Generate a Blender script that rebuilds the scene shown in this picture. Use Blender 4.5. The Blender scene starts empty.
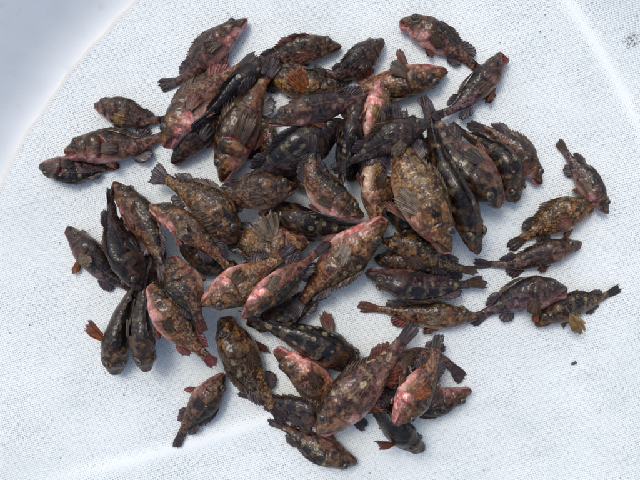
import bpy, math, random
import numpy as np
from mathutils import noise as mnoise, Vector

# ------------------------------------------------------------------ camera, world, sun, exposure
S = 0.0016                 # metres per photograph pixel at the cloth
HC = 1.10                  # camera height above the cloth
scene = bpy.context.scene
col = scene.collection
cam_data = bpy.data.cameras.new("camera")
cam_data.sensor_width = 36.0
cam_data.lens = 36.0 * HC / (640 * S)
cam_data.clip_start = 0.01
cam_data.clip_end = 200.0
cam = bpy.data.objects.new("camera", cam_data)
cam.location = (0, 0, HC)
cam.rotation_euler = (0, 0, 0)
col.objects.link(cam)
scene.camera = cam

SUN_EL, SUN_AZ = math.radians(62), math.radians(-35)      # azimuth clockwise from +Y
world = bpy.data.worlds.new("World")
scene.world = world
world.use_nodes = True
wn = world.node_tree
sky = wn.nodes.new("ShaderNodeTexSky")
sky.sky_type = 'NISHITA'
sky.sun_disc = False
sky.sun_elevation = SUN_EL
sky.sun_rotation = SUN_AZ
sky.air_density = 1.0
sky.dust_density = 4.0
sky.ozone_density = 1.0
bg = wn.nodes["Background"]
wn.links.new(sky.outputs[0], bg.inputs[0])
bg.inputs[1].default_value = 0.145

sun_data = bpy.data.lights.new("sun", 'SUN')
sun_data.energy = 0.95
sun_data.angle = math.radians(18)
sun_data.color = (1.0, 0.97, 0.93)
sun = bpy.data.objects.new("sun", sun_data)
d = Vector((math.sin(SUN_AZ) * math.cos(SUN_EL), math.cos(SUN_AZ) * math.cos(SUN_EL), math.sin(SUN_EL)))
sun.rotation_euler = d.to_track_quat('Z', 'Y').to_euler()
col.objects.link(sun)

scene.view_settings.view_transform = 'Standard'
scene.view_settings.look = 'None'
scene.view_settings.gamma = 1.0
scene.view_settings.use_curve_mapping = False
scene.view_settings.exposure = 0.27
scene.cycles.use_denoising = True
scene.cycles.max_bounces = 6
scene.cycles.transparent_max_bounces = 12

rng = np.random.default_rng(11)
random.seed(5)

# ------------------------------------------------------------------ node helpers
def new_mat(name):
    m = bpy.data.materials.new(name)
    m.use_nodes = True
    nt = m.node_tree
    return m, nt, nt.nodes["Principled BSDF"]

class NB:
    def __init__(self, nt):
        self.nt = nt
    def put(self, sock, v):
        if v is None:
            return
        if isinstance(v, bpy.types.NodeSocket):
            self.nt.links.new(v, sock)
        else:
            if sock.type == 'RGBA' and len(v) == 3:
                v = (*v, 1)
            sock.default_value = v
    def math(self, op, a, b=None, c=None, clamp=False):
        n = self.nt.nodes.new("ShaderNodeMath")
        n.operation = op
        n.use_clamp = clamp
        for i, v in enumerate((a, b, c)):
            self.put(n.inputs[i], v)
        return n.outputs[0]
    def vmath(self, op, a, b=None, scale=None):
        n = self.nt.nodes.new("ShaderNodeVectorMath")
        n.operation = op
        self.put(n.inputs[0], a)
        self.put(n.inputs[1], b)
        if scale is not None:
            self.put(n.inputs[3], scale)
        return n.outputs[0]
    def mix(self, f, a, b, mode='MIX'):
        n = self.nt.nodes.new("ShaderNodeMix")
        n.data_type = 'RGBA'
        n.blend_type = mode
        n.clamp_factor = True
        self.put(n.inputs[0], f)
        self.put(n.inputs[6], a)
        self.put(n.inputs[7], b)
        return n.outputs[2]
    def smooth(self, v, lo, hi, a=0.0, b=1.0):
        n = self.nt.nodes.new("ShaderNodeMapRange")
        n.interpolation_type = 'SMOOTHSTEP'
        self.put(n.inputs[0], v)
        for i, q in zip((1, 2, 3, 4), (lo, hi, a, b)):
            self.put(n.inputs[i], q)
        return n.outputs[0]
    def noise(self, vec, scale, detail=3.0, rough=0.55, dist=0.0, color=False):
        n = self.nt.nodes.new("ShaderNodeTexNoise")
        self.put(n.inputs["Vector"], vec)
        n.inputs["Scale"].default_value = scale
        n.inputs["Detail"].default_value = detail
        n.inputs["Roughness"].default_value = rough
        n.inputs["Distortion"].default_value = dist
        return n.outputs[1 if color else 0]
    def vor(self, vec, scale, out="Distance", feature='F1', rnd=1.0):
        n = self.nt.nodes.new("ShaderNodeTexVoronoi")
        n.feature = feature
        self.put(n.inputs["Vector"], vec)
        n.inputs["Scale"].default_value = scale
        n.inputs["Randomness"].default_value = rnd
        return n.outputs[out]
    def attr(self, name, kind='GEOMETRY', out="Fac"):
        n = self.nt.nodes.new("ShaderNodeAttribute")
        n.attribute_type = kind
        n.attribute_name = name
        return n.outputs[out]
    def sep(self, v):
        n = self.nt.nodes.new("ShaderNodeSeparateXYZ")
        self.put(n.inputs[0], v)
        return n.outputs
    def comb(self, x, y, z=0.0):
        n = self.nt.nodes.new("ShaderNodeCombineXYZ")
        for i, v in enumerate((x, y, z)):
            self.put(n.inputs[i], v)
        return n.outputs[0]
    def bump(self, h, dist, strength=1.0, normal=None):
        n = self.nt.nodes.new("ShaderNodeBump")
        n.inputs["Distance"].default_value = dist
        n.inputs["Strength"].default_value = strength
        self.put(n.inputs["Height"], h)
        self.put(n.inputs["Normal"], normal)
        return n.outputs[0]

# ------------------------------------------------------------------ materials
def make_skin():
    m, nt, P = new_mat("fish_skin")
    b = NB(nt)
    rest = b.attr("rest", out="Vector")
    seed = b.attr("seed", 'OBJECT')
    off = b.comb(seed, b.math('MULTIPLY', seed, 1.7), b.math('MULTIPLY', seed, 0.6))
    q = b.vmath('ADD', rest, off)
    dv, head, red, lip, crease = [b.attr(k) for k in ("dv", "head", "red", "lip", "crease")]
    dark, pink, gold, purp, blot = [b.attr(k, 'OBJECT') for k in ("dark", "pink", "gold", "purp", "blot")]
    bk = b.attr("bk", 'OBJECT')
    n_lo = b.noise(q, 5.5, 2.0)
    n_mid = b.noise(q, 15.0, 3.5, 0.62)
    n_hi = b.noise(q, 46.0, 3.0, 0.65)
    cells = b.sep(b.vor(q, 58.0, "Color"))
    crnd = cells[0]
    edge = b.vor(q, 58.0, feature='DISTANCE_TO_EDGE')
    dvn = b.math('ADD', dv, b.math('MULTIPLY', b.math('SUBTRACT', n_mid, 0.5), 1.0))
    dvn = b.math('ADD', dvn, b.math('MULTIPLY', b.math('SUBTRACT', n_lo, 0.5), 0.9))
    # belly, flank and back
    c_belly = b.mix(pink, (0.36, 0.270, 0.175), (0.58, 0.285, 0.265))
    c_belly = b.mix(b.smooth(n_mid, 0.45, 0.62), c_belly, b.mix(pink, (0.54, 0.47, 0.38), (0.72, 0.565, 0.540)))
    c_brown = b.mix(b.smooth(n_mid, 0.36, 0.62), (0.038, 0.014, 0.008), (0.215, 0.092, 0.048))
    c_brown = b.mix(b.math('MULTIPLY', pink, 0.40), c_brown, (0.235, 0.080, 0.050))
    c_gold = b.mix(b.smooth(n_hi, 0.34, 0.66), (0.115, 0.058, 0.018), (0.350, 0.245, 0.100))
    gm = b.math('MULTIPLY', gold, b.smooth(b.math('ADD', n_mid, b.math('MULTIPLY', b.math('SUBTRACT', crnd, 0.5), 0.26)), 0.40, 0.60))
    flank = b.mix(gm, c_brown, c_gold)
    flank = b.mix(b.math('MULTIPLY', purp, 0.80), flank, b.mix(b.smooth(n_mid, 0.34, 0.66), (0.040, 0.027, 0.033), (0.200, 0.150, 0.172)))
    back = b.mix(purp, (0.013, 0.008, 0.005), (0.030, 0.024, 0.034))
    back = b.mix(b.smooth(n_hi, 0.45, 0.75), back, b.mix(gold, (0.060, 0.036, 0.022), (0.120, 0.076, 0.024)))
    c = b.mix(b.smooth(dvn, -1.05, -0.50), c_belly, flank)
    c = b.mix(b.math('MULTIPLY', bk, b.smooth(dvn, 0.02, 0.42)), c, back)
    # dark marbling, pale saddle spots, golden dots
    marb = b.smooth(b.noise(q, 7.5, 4.0, 0.6, 0.8), 0.50, 0.62)
    c = b.mix(b.math('MULTIPLY', b.math('MULTIPLY', marb, bk), b.smooth(dv, -0.9, -0.2, 0.15, 0.88)), c, (0.011, 0.007, 0.005))
    marb2 = b.smooth(b.noise(q, 21.0, 3.0, 0.6, 0.4), 0.55, 0.64)
    c = b.mix(b.math('MULTIPLY', marb2, b.smooth(dv, -0.8, 0.0, 0.10, 0.75)), c, (0.016, 0.009, 0.006))
    vd = b.vor(b.vmath('ADD', q, b.vmath('SCALE', b.noise(q, 18.0, 2.0, color=True), scale=0.03)), 11.0)
    spot = b.math('MULTIPLY', b.smooth(vd, 0.34, 0.20), b.smooth(dv, -0.55, 0.1))
    spot = b.math('MULTIPLY', spot, b.smooth(n_hi, 0.34, 0.50))
    c = b.mix(b.math('MULTIPLY', spot, b.math('MULTIPLY', blot, 0.9)), c, (0.40, 0.340, 0.220))
    rx = b.sep(rest)[0]
    wave = b.math('SINE', b.math('ADD', b.math('MULTIPLY_ADD', rx, 40.0, seed), b.math('MULTIPLY', n_mid, 5.0)))
    sad = b.math('MULTIPLY', b.smooth(wave, 0.55, 0.85), b.math('MULTIPLY', b.smooth(dvn, 0.10, 0.30), b.smooth(dvn, 0.95, 0.70)))
    sad = b.math('MULTIPLY', sad, b.math('MULTIPLY', b.smooth(rx, 0.30, 0.38), b.smooth(n_hi, 0.30, 0.50, 0.45, 1.0)))
    c = b.mix(b.math('MULTIPLY', sad, b.math('MULTIPLY', blot, 0.42)), c, (0.34, 0.275, 0.160))
    lav = b.math('MULTIPLY', b.smooth(b.noise(q, 11.0, 2.0), 0.54, 0.68), b.smooth(dv, 0.35, -0.1))
    c = b.mix(b.math('MULTIPLY', lav, 0.25), c, (0.270, 0.205, 0.200))
    latl = b.math('SUBTRACT', dv, b.math('MULTIPLY_ADD', rx, -0.35, 0.52))
    latl = b.smooth(b.math('ABSOLUTE', latl), 0.05, 0.015)
    c = b.mix(b.math('MULTIPLY', latl, b.math('MULTIPLY', b.smooth(rx, 0.38, 0.42), 0.30)), c, (0.24, 0.190, 0.150))
    dots = b.math('MULTIPLY', b.smooth(cells[1], 0.72, 0.84), b.math('MULTIPLY', gold, 0.55))
    dots = b.math('MULTIPLY', dots, b.smooth(edge, 0.02, 0.2))
    c = b.mix(b.math('MULTIPLY', dots, b.smooth(head, 0.8, 0.3)), c, (0.34, 0.265, 0.150))
    # head plates
    hcol = b.mix(b.smooth(n_mid, 0.38, 0.60), (0.020, 0.011, 0.007), (0.190, 0.105, 0.050))
    hcol = b.mix(b.math('MULTIPLY', gold, b.math('MULTIPLY', b.smooth(n_hi, 0.52, 0.66), 0.6)), hcol, (0.36, 0.270, 0.120))
    hcol = b.mix(b.math('MULTIPLY', purp, 0.55), hcol, (0.060, 0.046, 0.052))
    hp = b.math('MULTIPLY', pink, b.smooth(dvn, 0.02, -0.60))
    hcol = b.mix(hp, hcol, b.mix(b.smooth(n_mid, 0.40, 0.62), (0.48, 0.190, 0.175), (0.68, 0.470, 0.450)))
    plate = b.sep(b.vor(q, 15.0, "Color"))[0]
    pv = b.math('MULTIPLY_ADD', plate, 1.0, 0.5)
    hcol = b.mix(1.0, hcol, b.comb(pv, pv, pv), 'MULTIPLY')
    c = b.mix(b.math('MULTIPLY', head, 0.80), c, hcol)
    c = b.mix(b.math('MULTIPLY', lip, b.math('MULTIPLY_ADD', pink, 0.55, 0.08)), c, (0.52, 0.270, 0.265))
    # scales: each cell a little lighter or darker
    amt = b.smooth(dvn, -0.8, -0.2, 0.25, 1.0)
    val = b.math('MULTIPLY_ADD', b.math('MULTIPLY', b.math('SUBTRACT', crnd, 0.5), 0.50), amt, 1.0)
    val = b.math('MULTIPLY', val, b.math('SUBTRACT', 0.90, b.math('MULTIPLY', dark, 0.70)))
    c = b.mix(1.0, c, b.comb(val, val, val), 'MULTIPLY')
    c = b.mix(b.math('MULTIPLY', crease, 0.75), c, (0.045, 0.016, 0.014))
    c = b.mix(b.math('MULTIPLY', red, b.smooth(n_hi, 0.2, 0.6, 0.7, 1.0)), c, (0.13, 0.009, 0.009))
    hs = nt.nodes.new("ShaderNodeHueSaturation")
    hs.inputs["Saturation"].default_value = 1.02
    gm_ = nt.nodes.new("ShaderNodeGamma")
    b.put(gm_.inputs[0], c)
    gm_.inputs[1].default_value = 1.32
    hs.inputs["Value"].default_value = 1.85
    b.put(hs.inputs["Color"], gm_.outputs[0])
    nt.links.new(hs.outputs[0], P.inputs["Base Color"])
    nt.links.new(b.smooth(n_mid, 0.3, 0.7, 0.30, 0.45), P.inputs["Roughness"])
    P.inputs["Specular IOR Level"].default_value = 0.20
    P.inputs["Coat Weight"].default_value = 0.38
    P.inputs["Coat Roughness"].default_value = 0.11
    h = b.math('ADD', b.math('MULTIPLY', b.smooth(edge, 0.0, 0.22), 0.5), b.math('MULTIPLY', n_hi, 0.5))
    n1 = b.bump(b.noise(q, 17.0, 2.5), 0.0035, 0.7)
    n2 = b.bump(h, 0.0005, 0.6, n1)
    nt.links.new(n2, P.inputs["Normal"])
    nt.links.new(b.bump(b.noise(q, 22.0, 1.0), 0.0030, 0.65), P.inputs["Coat Normal"])
    return m

def make_fin_mat():
    m, nt, P = new_mat("fish_fin")
    b = NB(nt)
    fc = b.attr("fin_color", 'OBJECT', "Color")
    fu, fv = b.attr("fu"), b.attr("fv")
    seed = b.attr("seed", 'OBJECT')
    q = b.vmath('ADD', b.comb(b.math('MULTIPLY', fu, 0.35), b.math('MULTIPLY', fv, 3.0), 0.0), b.comb(seed, seed, seed))
    n = b.noise(q, 1.6, 3.0, 0.6)
    ray = b.math('ABSOLUTE', b.math('SUBTRACT', b.math('FRACT', fu), 0.5))     # 0.5 on a ray, 0 between
    rayl = b.smooth(ray, 0.22, 0.46)
    fc = b.mix(1.0, fc, (0.72, 0.70, 0.70), 'MULTIPLY')
    c = b.mix(b.smooth(n, 0.38, 0.64), b.mix(1.0, fc, (0.26, 0.24, 0.26), 'MULTIPLY'), fc)
    c = b.mix(b.math('MULTIPLY', rayl, 0.40), c, b.mix(0.22, fc, (0.40, 0.30, 0.20)))
    nt.links.new(c, P.inputs["Base Color"])
    P.inputs["Roughness"].default_value = 0.36
    P.inputs["Coat Weight"].default_value = 0.12
    nt.links.new(b.bump(rayl, 0.0006, 0.8), P.inputs["Normal"])
    tr = nt.nodes.new("ShaderNodeBsdfTranslucent")
    nt.links.new(c, tr.inputs[0])
    mx = nt.nodes.new("ShaderNodeMixShader")
    mx.inputs[0].default_value = 0.22
    out = nt.nodes["Material Output"]
    nt.links.new(P.outputs[0], mx.inputs[1])
    nt.links.new(tr.outputs[0], mx.inputs[2])
    tp = nt.nodes.new("ShaderNodeBsdfTransparent")
    mx2 = nt.nodes.new("ShaderNodeMixShader")
    nt.links.new(b.math('MULTIPLY', b.math('SUBTRACT', 1.0, rayl), b.smooth(fv, 0.2, 1.0, 0.0, 0.30)), mx2.inputs[0])
    nt.links.new(mx.outputs[0], mx2.inputs[1])
    nt.links.new(tp.outputs[0], mx2.inputs[2])
    nt.links.new(mx2.outputs[0], out.inputs[0])
    return m

def make_eye_mats():
    m, nt, P = new_mat("fish_iris")
    b = NB(nt)
    tc = nt.nodes.new("ShaderNodeTexCoord")
    n = b.noise(tc.outputs["Generated"], 5.0, 3.0)
    nt.links.new(b.mix(b.smooth(n, 0.35, 0.65), (0.040, 0.026, 0.016), (0.140, 0.100, 0.055)), P.inputs["Base Color"])
    P.inputs["Roughness"].default_value = 0.34
    p, nt2, P2 = new_mat("fish_pupil")
    b2 = NB(nt2)
    tc2 = nt2.nodes.new("ShaderNodeTexCoord")
    n2 = b2.noise(tc2.outputs["Generated"], 4.0, 2.0)
    nt2.links.new(b2.mix(n2, (0.006, 0.007, 0.010), (0.03, 0.035, 0.045)), P2.inputs["Base Color"])
    P2.inputs["Roughness"].default_value = 0.28
    P2.inputs["Specular IOR Level"].default_value = 0.35
    P2.inputs["Coat Weight"].default_value = 0.0
    return m, p

def make_cloth_mat():
    m, nt, P = new_mat("woven_mesh_cloth")
    b = NB(nt)
    tc = nt.nodes.new("ShaderNodeTexCoord")
    o = tc.outputs["Object"]
    solid = b.attr("solid")
    warp = b.noise(o, 7.0, 2.0, color=True)
    warp2 = b.noise(o, 60.0, 2.0, color=True)
    p = b.vmath('ADD', o, b.vmath('SCALE', b.vmath('SUBTRACT', warp, (0.5, 0.5, 0.5)), scale=0.020))
    p = b.vmath('ADD', p, b.vmath('SCALE', b.vmath('SUBTRACT', warp2, (0.5, 0.5, 0.5)), scale=0.0032))
    rot = nt.nodes.new("ShaderNodeVectorRotate")
    rot.rotation_type = 'Z_AXIS'
    b.put(rot.inputs["Vector"], p)
    rot.inputs["Angle"].default_value = math.radians(-17)
    x, y, _ = b.sep(rot.outputs[0])
    u = b.math('DIVIDE', x, 0.0034)
    v = b.math('DIVIDE', y, 0.0033)
    fu, fv = b.math('FRACT', u), b.math('FRACT', v)
    cell = nt.nodes.new("ShaderNodeTexWhiteNoise")
    cell.noise_dimensions = '2D'
    b.put(cell.inputs["Vector"], b.comb(b.math('FLOOR', u), b.math('FLOOR', v)))
    rnd = b.sep(cell.outputs["Color"])
    row = nt.nodes.new("ShaderNodeTexWhiteNoise")
    row.noise_dimensions = '1D'
    b.put(row.inputs["W"], b.math('FLOOR', v))
    ax = b.math('ABSOLUTE', b.math('SUBTRACT', fu, 0.5))
    ay = b.math('ABSOLUTE', b.math('SUBTRACT', fv, 0.5))
    patch = b.noise(o, 11.0, 3.0)
    sx = b.math('MULTIPLY_ADD', rnd[0], 0.17, 0.10)
    sy = b.math('MULTIPLY_ADD', rnd[1], 0.12, 0.10)
    sy = b.math('MULTIPLY', sy, b.math('MULTIPLY_ADD', row.outputs[0], 0.6, 0.7))
    k = b.smooth(patch, 0.3, 0.7, 0.75, 1.18)
    sx, sy = b.math('MULTIPLY', sx, k), b.math('MULTIPLY', sy, k)
    inx = b.smooth(b.math('SUBTRACT', ax, sx), 0.06, -0.06)
    iny = b.smooth(b.math('SUBTRACT', ay, sy), 0.06, -0.06)
    hole = b.math('MULTIPLY', inx, iny)
    hole = b.math('MULTIPLY', hole, b.math('MULTIPLY', b.math('SUBTRACT', 1.0, solid), 0.95))
    nt.links.new(b.math('SUBTRACT', 1.0, hole), P.inputs["Alpha"])
    st = b.noise(o, 5.0, 4.0, 0.6)
    c = b.mix(b.smooth(st, 0.35, 0.7), (0.735, 0.79, 0.785), (0.68, 0.74, 0.74))
    fleck = b.smooth(b.noise(o, 160.0, 2.0, 0.6), 0.70, 0.78)
    c = b.mix(b.math('MULTIPLY', fleck, 0.35), c, (0.42, 0.42, 0.42))
    c = b.mix(b.math('MULTIPLY', solid, 0.8), c, (0.78, 0.82, 0.815))
    c = b.mix(b.attr("hem"), c, (0.66, 0.62, 0.53))
    nt.links.new(c, P.inputs["Base Color"])
    P.inputs["Roughness"].default_value = 0.62
    P.inputs["Specular IOR Level"].default_value = 0.3
    thr = b.math('ADD', b.math('COSINE', b.math('MULTIPLY', u, 6.2832)), b.math('COSINE', b.math('MULTIPLY', v, 6.2832)))
    nt.links.new(b.bump(b.math('MULTIPLY', thr, b.math('MULTIPLY_ADD', solid, -0.8, 1.0)), 0.0004, 0.45), P.inputs["Normal"])
    return m

def make_tub_mat():
    m, nt, P = new_mat("white_plastic_tub")
    b = NB(nt)
    tc = nt.nodes.new("ShaderNodeTexCoord")
    o = tc.outputs["Object"]
    n = b.noise(o, 9.0, 5.0, 0.62)
    scr = b.noise(b.vmath('MULTIPLY', o, (60.0, 260.0, 60.0)), 1.0, 3.0, 0.6)
    c = b.mix(b.smooth(n, 0.36, 0.72), (0.72, 0.76, 0.76), (0.66, 0.70, 0.70))
    c = b.mix(b.math('MULTIPLY', b.smooth(b.noise(o, 30.0, 4.0, 0.7), 0.56, 0.72), 0.30), c, (0.50, 0.53, 0.55))
    c = b.mix(b.math('MULTIPLY', b.smooth(scr, 0.62, 0.74), 0.15), c, (0.45, 0.47, 0.50))
    nt.links.new(c, P.inputs["Base Color"])
    nt.links.new(b.smooth(n, 0.3, 0.7, 0.32, 0.5), P.inputs["Roughness"])
    nt.links.new(b.bump(n, 0.002, 0.3), P.inputs["Normal"])
    return m

def make_dirt_mat():
    m, nt, P = new_mat("dark_grit")
    b = NB(nt)
    tc = nt.nodes.new("ShaderNodeTexCoord")
    n = b.noise(tc.outputs["Object"], 400.0, 3.0)
    nt.links.new(b.mix(n, (0.018, 0.018, 0.02), (0.10, 0.09, 0.085)), P.inputs["Base Color"])
    P.inputs["Roughness"].default_value = 0.7
    return m

SKIN, FIN, CLOTH, TUB, DIRT = make_skin(), make_fin_mat(), make_cloth_mat(), make_tub_mat(), make_dirt_mat()
IRIS, PUPIL = make_eye_mats()

def mesh_obj(name, verts, faces, mat, parent=None, smooth=True, attrs=None, vattrs=None):
    me = bpy.data.meshes.new(name)
    me.from_pydata(np.asarray(verts).tolist(), [], faces)
    if smooth:
        me.polygons.foreach_set("use_smooth", [True] * len(me.polygons))
    for k, a in (attrs or {}).items():
        at = me.attributes.new(k, 'FLOAT', 'POINT')
        at.data.foreach_set("value", np.asarray(a, dtype=np.float32).ravel())
    for k, a in (vattrs or {}).items():
        at = me.attributes.new(k, 'FLOAT_VECTOR', 'POINT')
        at.data.foreach_set("vector", np.asarray(a, dtype=np.float32).ravel())
    me.materials.append(mat)
    me.update()
    o = bpy.data.objects.new(name, me)
    col.objects.link(o)
    if parent is not None:
        o.parent = parent
    return o

def px(x, y, z=0.0):
    k = S * (HC - z) / HC
    return (x - 320) * k, (240 - y) * k

# ------------------------------------------------------------------ the tub and the cloth
TUB_C = np.array(px(330, 250))
SIDES = [(137.0, 312 * S), (33.0, 333 * S), (213.0, 430 * S), (318.0, 450 * S)]     # a rounded-square tub set askew

def edge_r(a):
    """distance from the tub's centre to the edge of its floor in direction a (radians)."""
    a = np.asarray(a, float)
    t = 0.0
    for d_, r_ in SIDES:                     # each side bows outwards on a wide circle
        e = a - math.radians(d_)
        c = 0.92 * r_
        rho = -c * np.cos(e) + np.sqrt((r_ + c) ** 2 - (c * np.sin(e)) ** 2)
        t = t + (1 / rho) ** 12
    return t ** (-1 / 12)

def sstep(x, a, b):
    t = np.clip((x - a) / (b - a), 0, 1)
    return t * t * (3 - 2 * t)

def wall_profile(e):
    """height of the tub's inside e metres beyond the floor's edge: round fillet, then a steep side."""
    e = np.clip(np.asarray(e, dtype=float), 0, None)
    f = 0.065
    return np.where(e < f, e * e / (2 * f) * 0.9, f * 0.45 + (e - f) * 0.9)

def ground_z(X, Y):
    dx, dy = np.asarray(X) - TUB_C[0], np.asarray(Y) - TUB_C[1]
    return wall_profile(np.hypot(dx, dy) - edge_r(np.arctan2(dy, dx)))

def build_tub():
    prof = [(-f_, 0.0) for f_ in (.97, .8, .6, .4, .25, .12, .05)] + [(0.0, 0.0)]      # negative: a share of the floor
    prof = [("f", 1 + p_[0], -0.0065) for p_ in prof]
    for e in np.linspace(0.005, 0.26, 30):
        prof.append(("e", e, float(wall_profile(e)) - 0.0065))
    et, zt = prof[-1][1:]
    for de, dz in ((.012, .006), (.030, .004), (.034, -.012), (.024, -.02), (.018, -.05)):
        prof.append(("e", et + de, zt + dz))
    for t in np.linspace(0.1, 1, 6):
        prof.append(("e", et + 0.018 - t * 0.24, (zt - 0.05) * (1 - t) + t * -0.016))
    prof.append(("f", 0.03, -0.016))
    N = 160
    vs, fs = [], []
    for j in range(N):
        a = 2 * math.pi * j / N
        R = float(edge_r(a))
        for kind, v, z in prof:
            r = R * v if kind == "f" else R + v
            vs.append((TUB_C[0] + r * math.cos(a), TUB_C[1] + r * math.sin(a), z))
    n = len(prof)
    for j in range(N):
        k = (j + 1) % N
        for i in range(n - 1):
            fs.append((j * n + i, j * n + i + 1, k * n + i + 1, k * n + i))
    fs.append(tuple(j * n for j in range(N)))
    fs.append(tuple(j * n + n - 1 for j in range(N))[::-1])
    return mesh_obj("white_tub", vs, fs, TUB)

tub = build_tub()
tub["label"] = "rounded white plastic tub with smooth greyish scuffed side around the mesh cloth"
tub["category"] = "tub"

def seg_dist(X, Y, a, b):
    ax, ay = a; bx, by = b
    dx, dy = bx - ax, by - ay
    L = math.hypot(dx, dy)
    t = ((X - ax) * dx + (Y - ay) * dy) / (L * L)
    dist = ((X - ax) * dy - (Y - ay) * dx) / L
    return t, dist

def build_cloth():
    # polar sheet: trimmed along the floor's edge on one side, running up the tub's side elsewhere
    NA, NR = 420, 170
    vs, solid, hem = [], [], []
    ang = np.linspace(0, 2 * np.pi, NA, endpoint=False)
    deg = np.degrees(ang)
    cut = sstep(deg, 96, 106) * (1 - sstep(deg, 182, 194))
    E0 = edge_r(ang)
    Rout = E0 + cut * 0.004 + (1 - cut) * 0.21
    Rout = Rout + 0.0012 * np.sin(ang * 23) + 0.0010 * np.sin(ang * 57 + 1)
    t = np.linspace(0, 1, NR) ** 0.9
    A, T = np.meshgrid(ang, t, indexing='ij')
    R = 0.004 + T * (Rout[:, None] - 0.004)
    X = TUB_C[0] + R * np.cos(A)
    Y = TUB_C[1] + R * np.sin(A)
    GZ = wall_profile(R - E0[:, None])
    Z = GZ - 0.0012
    s1, d1 = seg_dist(X, Y, px(70, 476), px(300, 408))
    d1 = d1 - 5 * S * (1 - (2 * s1 - 1) ** 2)
    band1 = np.exp(-(d1 / (7.5 * S)) ** 2) * sstep(s1, -0.25, 0.25) * (1 - sstep(s1, 1.0, 1.2))
    s2, d2 = seg_dist(X, Y, px(548, -24), px(634, 118))
    d2 = d2 + 5 * S * (1 - (2 * s2 - 1) ** 2)
    band2 = np.exp(-(d2 / (6.5 * S)) ** 2) * sstep(s2, -0.5, 0.0) * (1 - sstep(s2, 0.95, 1.35))
    s3, d3 = seg_dist(X, Y, px(598, 40), px(700, 190))
    for i in range(NA):
        for j in range(NR):
            n1 = mnoise.noise(Vector((X[i, j] * 7, Y[i, j] * 7, 1.3)))
            n2 = mnoise.noise(Vector((X[i, j] * 24, Y[i, j] * 24, 7.7)))
            Z[i, j] += 0.0011 * n1 + 0.0005 * n2
    Z = np.minimum(Z, GZ + 0.0002)
    Z += 0.0024 * band1 + 0.0018 * band2
    edge = (Rout[:, None] - R)
    hm = (1 - sstep(edge, 0.003, 0.0075)) * cut[:, None]
    Z += 0.0012 * hm
    sol = np.clip(0.90 * band1 + 0.85 * band2 + hm, 0, 1)
    verts = np.stack([X, Y, Z], -1).reshape(-1, 3)
    fs = []
    for i in range(NA):
        k = (i + 1) % NA
        for j in range(NR - 1):
            fs.append((i * NR + j, i * NR + j + 1, k * NR + j + 1, k * NR + j))
    fs.append(tuple(i * NR for i in range(NA)))
    return mesh_obj("mesh_cloth", verts, fs, CLOTH, attrs={"solid": sol, "hem": hm * 0.55})

cloth = build_cloth()
cloth["label"] = "white open-weave mesh cloth spread in the tub under the fish"
cloth["category"] = "cloth"

# ------------------------------------------------------------------ fish
def curve(tab, s):
    xs, ys = zip(*tab)
    # smooth (monotone-ish) interpolation of the profile table
    xs, ys = np.array(xs), np.array(ys)
    m = np.gradient(ys, xs)
    i = np.clip(np.searchsorted(xs, s) - 1, 0, len(xs) - 2)
    h = xs[i + 1] - xs[i]
    t = np.clip((s - xs[i]) / h, 0, 1)
    return ((2*t**3 - 3*t**2 + 1) * ys[i] + (t**3 - 2*t**2 + t) * h * m[i] + (-2*t**3 + 3*t**2) * ys[i+1] + (t**3 - t**2) * h * m[i+1])

TOP = [(0, .02), (.02, .085), (.06, .15), (.11, .235), (.15, .31), (.19, .345), (.25, .40), (.34, .485), (.45, .49), (.58, .415), (.72, .295), (.85, .185), (.94, .145), (1, .15)]
BOT = [(0, .04), (.02, .11), (.06, .17), (.12, .25), (.22, .365), (.33, .45), (.46, .48), (.58, .415), (.70, .30), (.82, .185), (.93, .135), (1, .14)]
WID = [(0, .05), (.02, .12), (.06, .18), (.12, .235), (.20, .29), (.28, .325), (.36, .33), (.48, .305), (.62, .245), (.76, .17), (.88, .105), (.95, .065), (1, .035)]

FINCOL = {
    'orange': (0.50, 0.150, 0.035), 'rust': (0.26, 0.075, 0.040), 'brown': (0.125, 0.062, 0.028), 'red': (0.34, 0.065, 0.055),
    'purple': (0.095, 0.062, 0.072), 'dark': (0.050, 0.034, 0.030), 'pink': (0.42, 0.190, 0.175), 'tan': (0.30, 0.220, 0.130),
    'gold': (0.46, 0.260, 0.060),
}
#            dark  pink  gold  purp  blot
PRESET = {
    'brown':  (0.25, 0.15, 0.45, 0.15, 0.35),
    'dark':   (0.72, 0.05, 0.20, 0.35, 0.75),
    'black':  (0.85, 0.05, 0.10, 0.55, 0.55),
    'pink':   (0.05, 0.95, 0.40, 0.15, 0.35),
    'rose':   (0.25, 0.65, 0.35, 0.30, 0.30),
    'gold':   (0.10, 0.10, 1.00, 0.00, 0.35),
    'grey':   (0.30, 0.20, 0.20, 0.85, 0.40),
    'plum':   (0.35, 0.30, 0.10, 1.00, 0.25),
    'red':    (0.25, 0.80, 0.50, 0.00, 0.30),
    'tan':    (0.05, 0.25, 0.55, 0.40, 0.60),
}
COMPASS = {'N': (0, 1), 'S': (0, -1), 'E': (1, 0), 'W': (-1, 0), 'NE': (1, 1), 'NW': (-1, 1), 'SE': (1, -1), 'SW': (-1, -1)}

CELL = 0.003
HX0, HY0 = -0.75, -0.62
HN, HM = 500, 420
HMAP = np.zeros((HN, HM))

def h_at(X, Y):
    i = np.clip(((X - HX0) / CELL).astype(int), 0, HN - 1)
    j = np.clip(((Y - HY0) / CELL).astype(int), 0, HM - 1)
    return HMAP[i, j]

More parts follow.
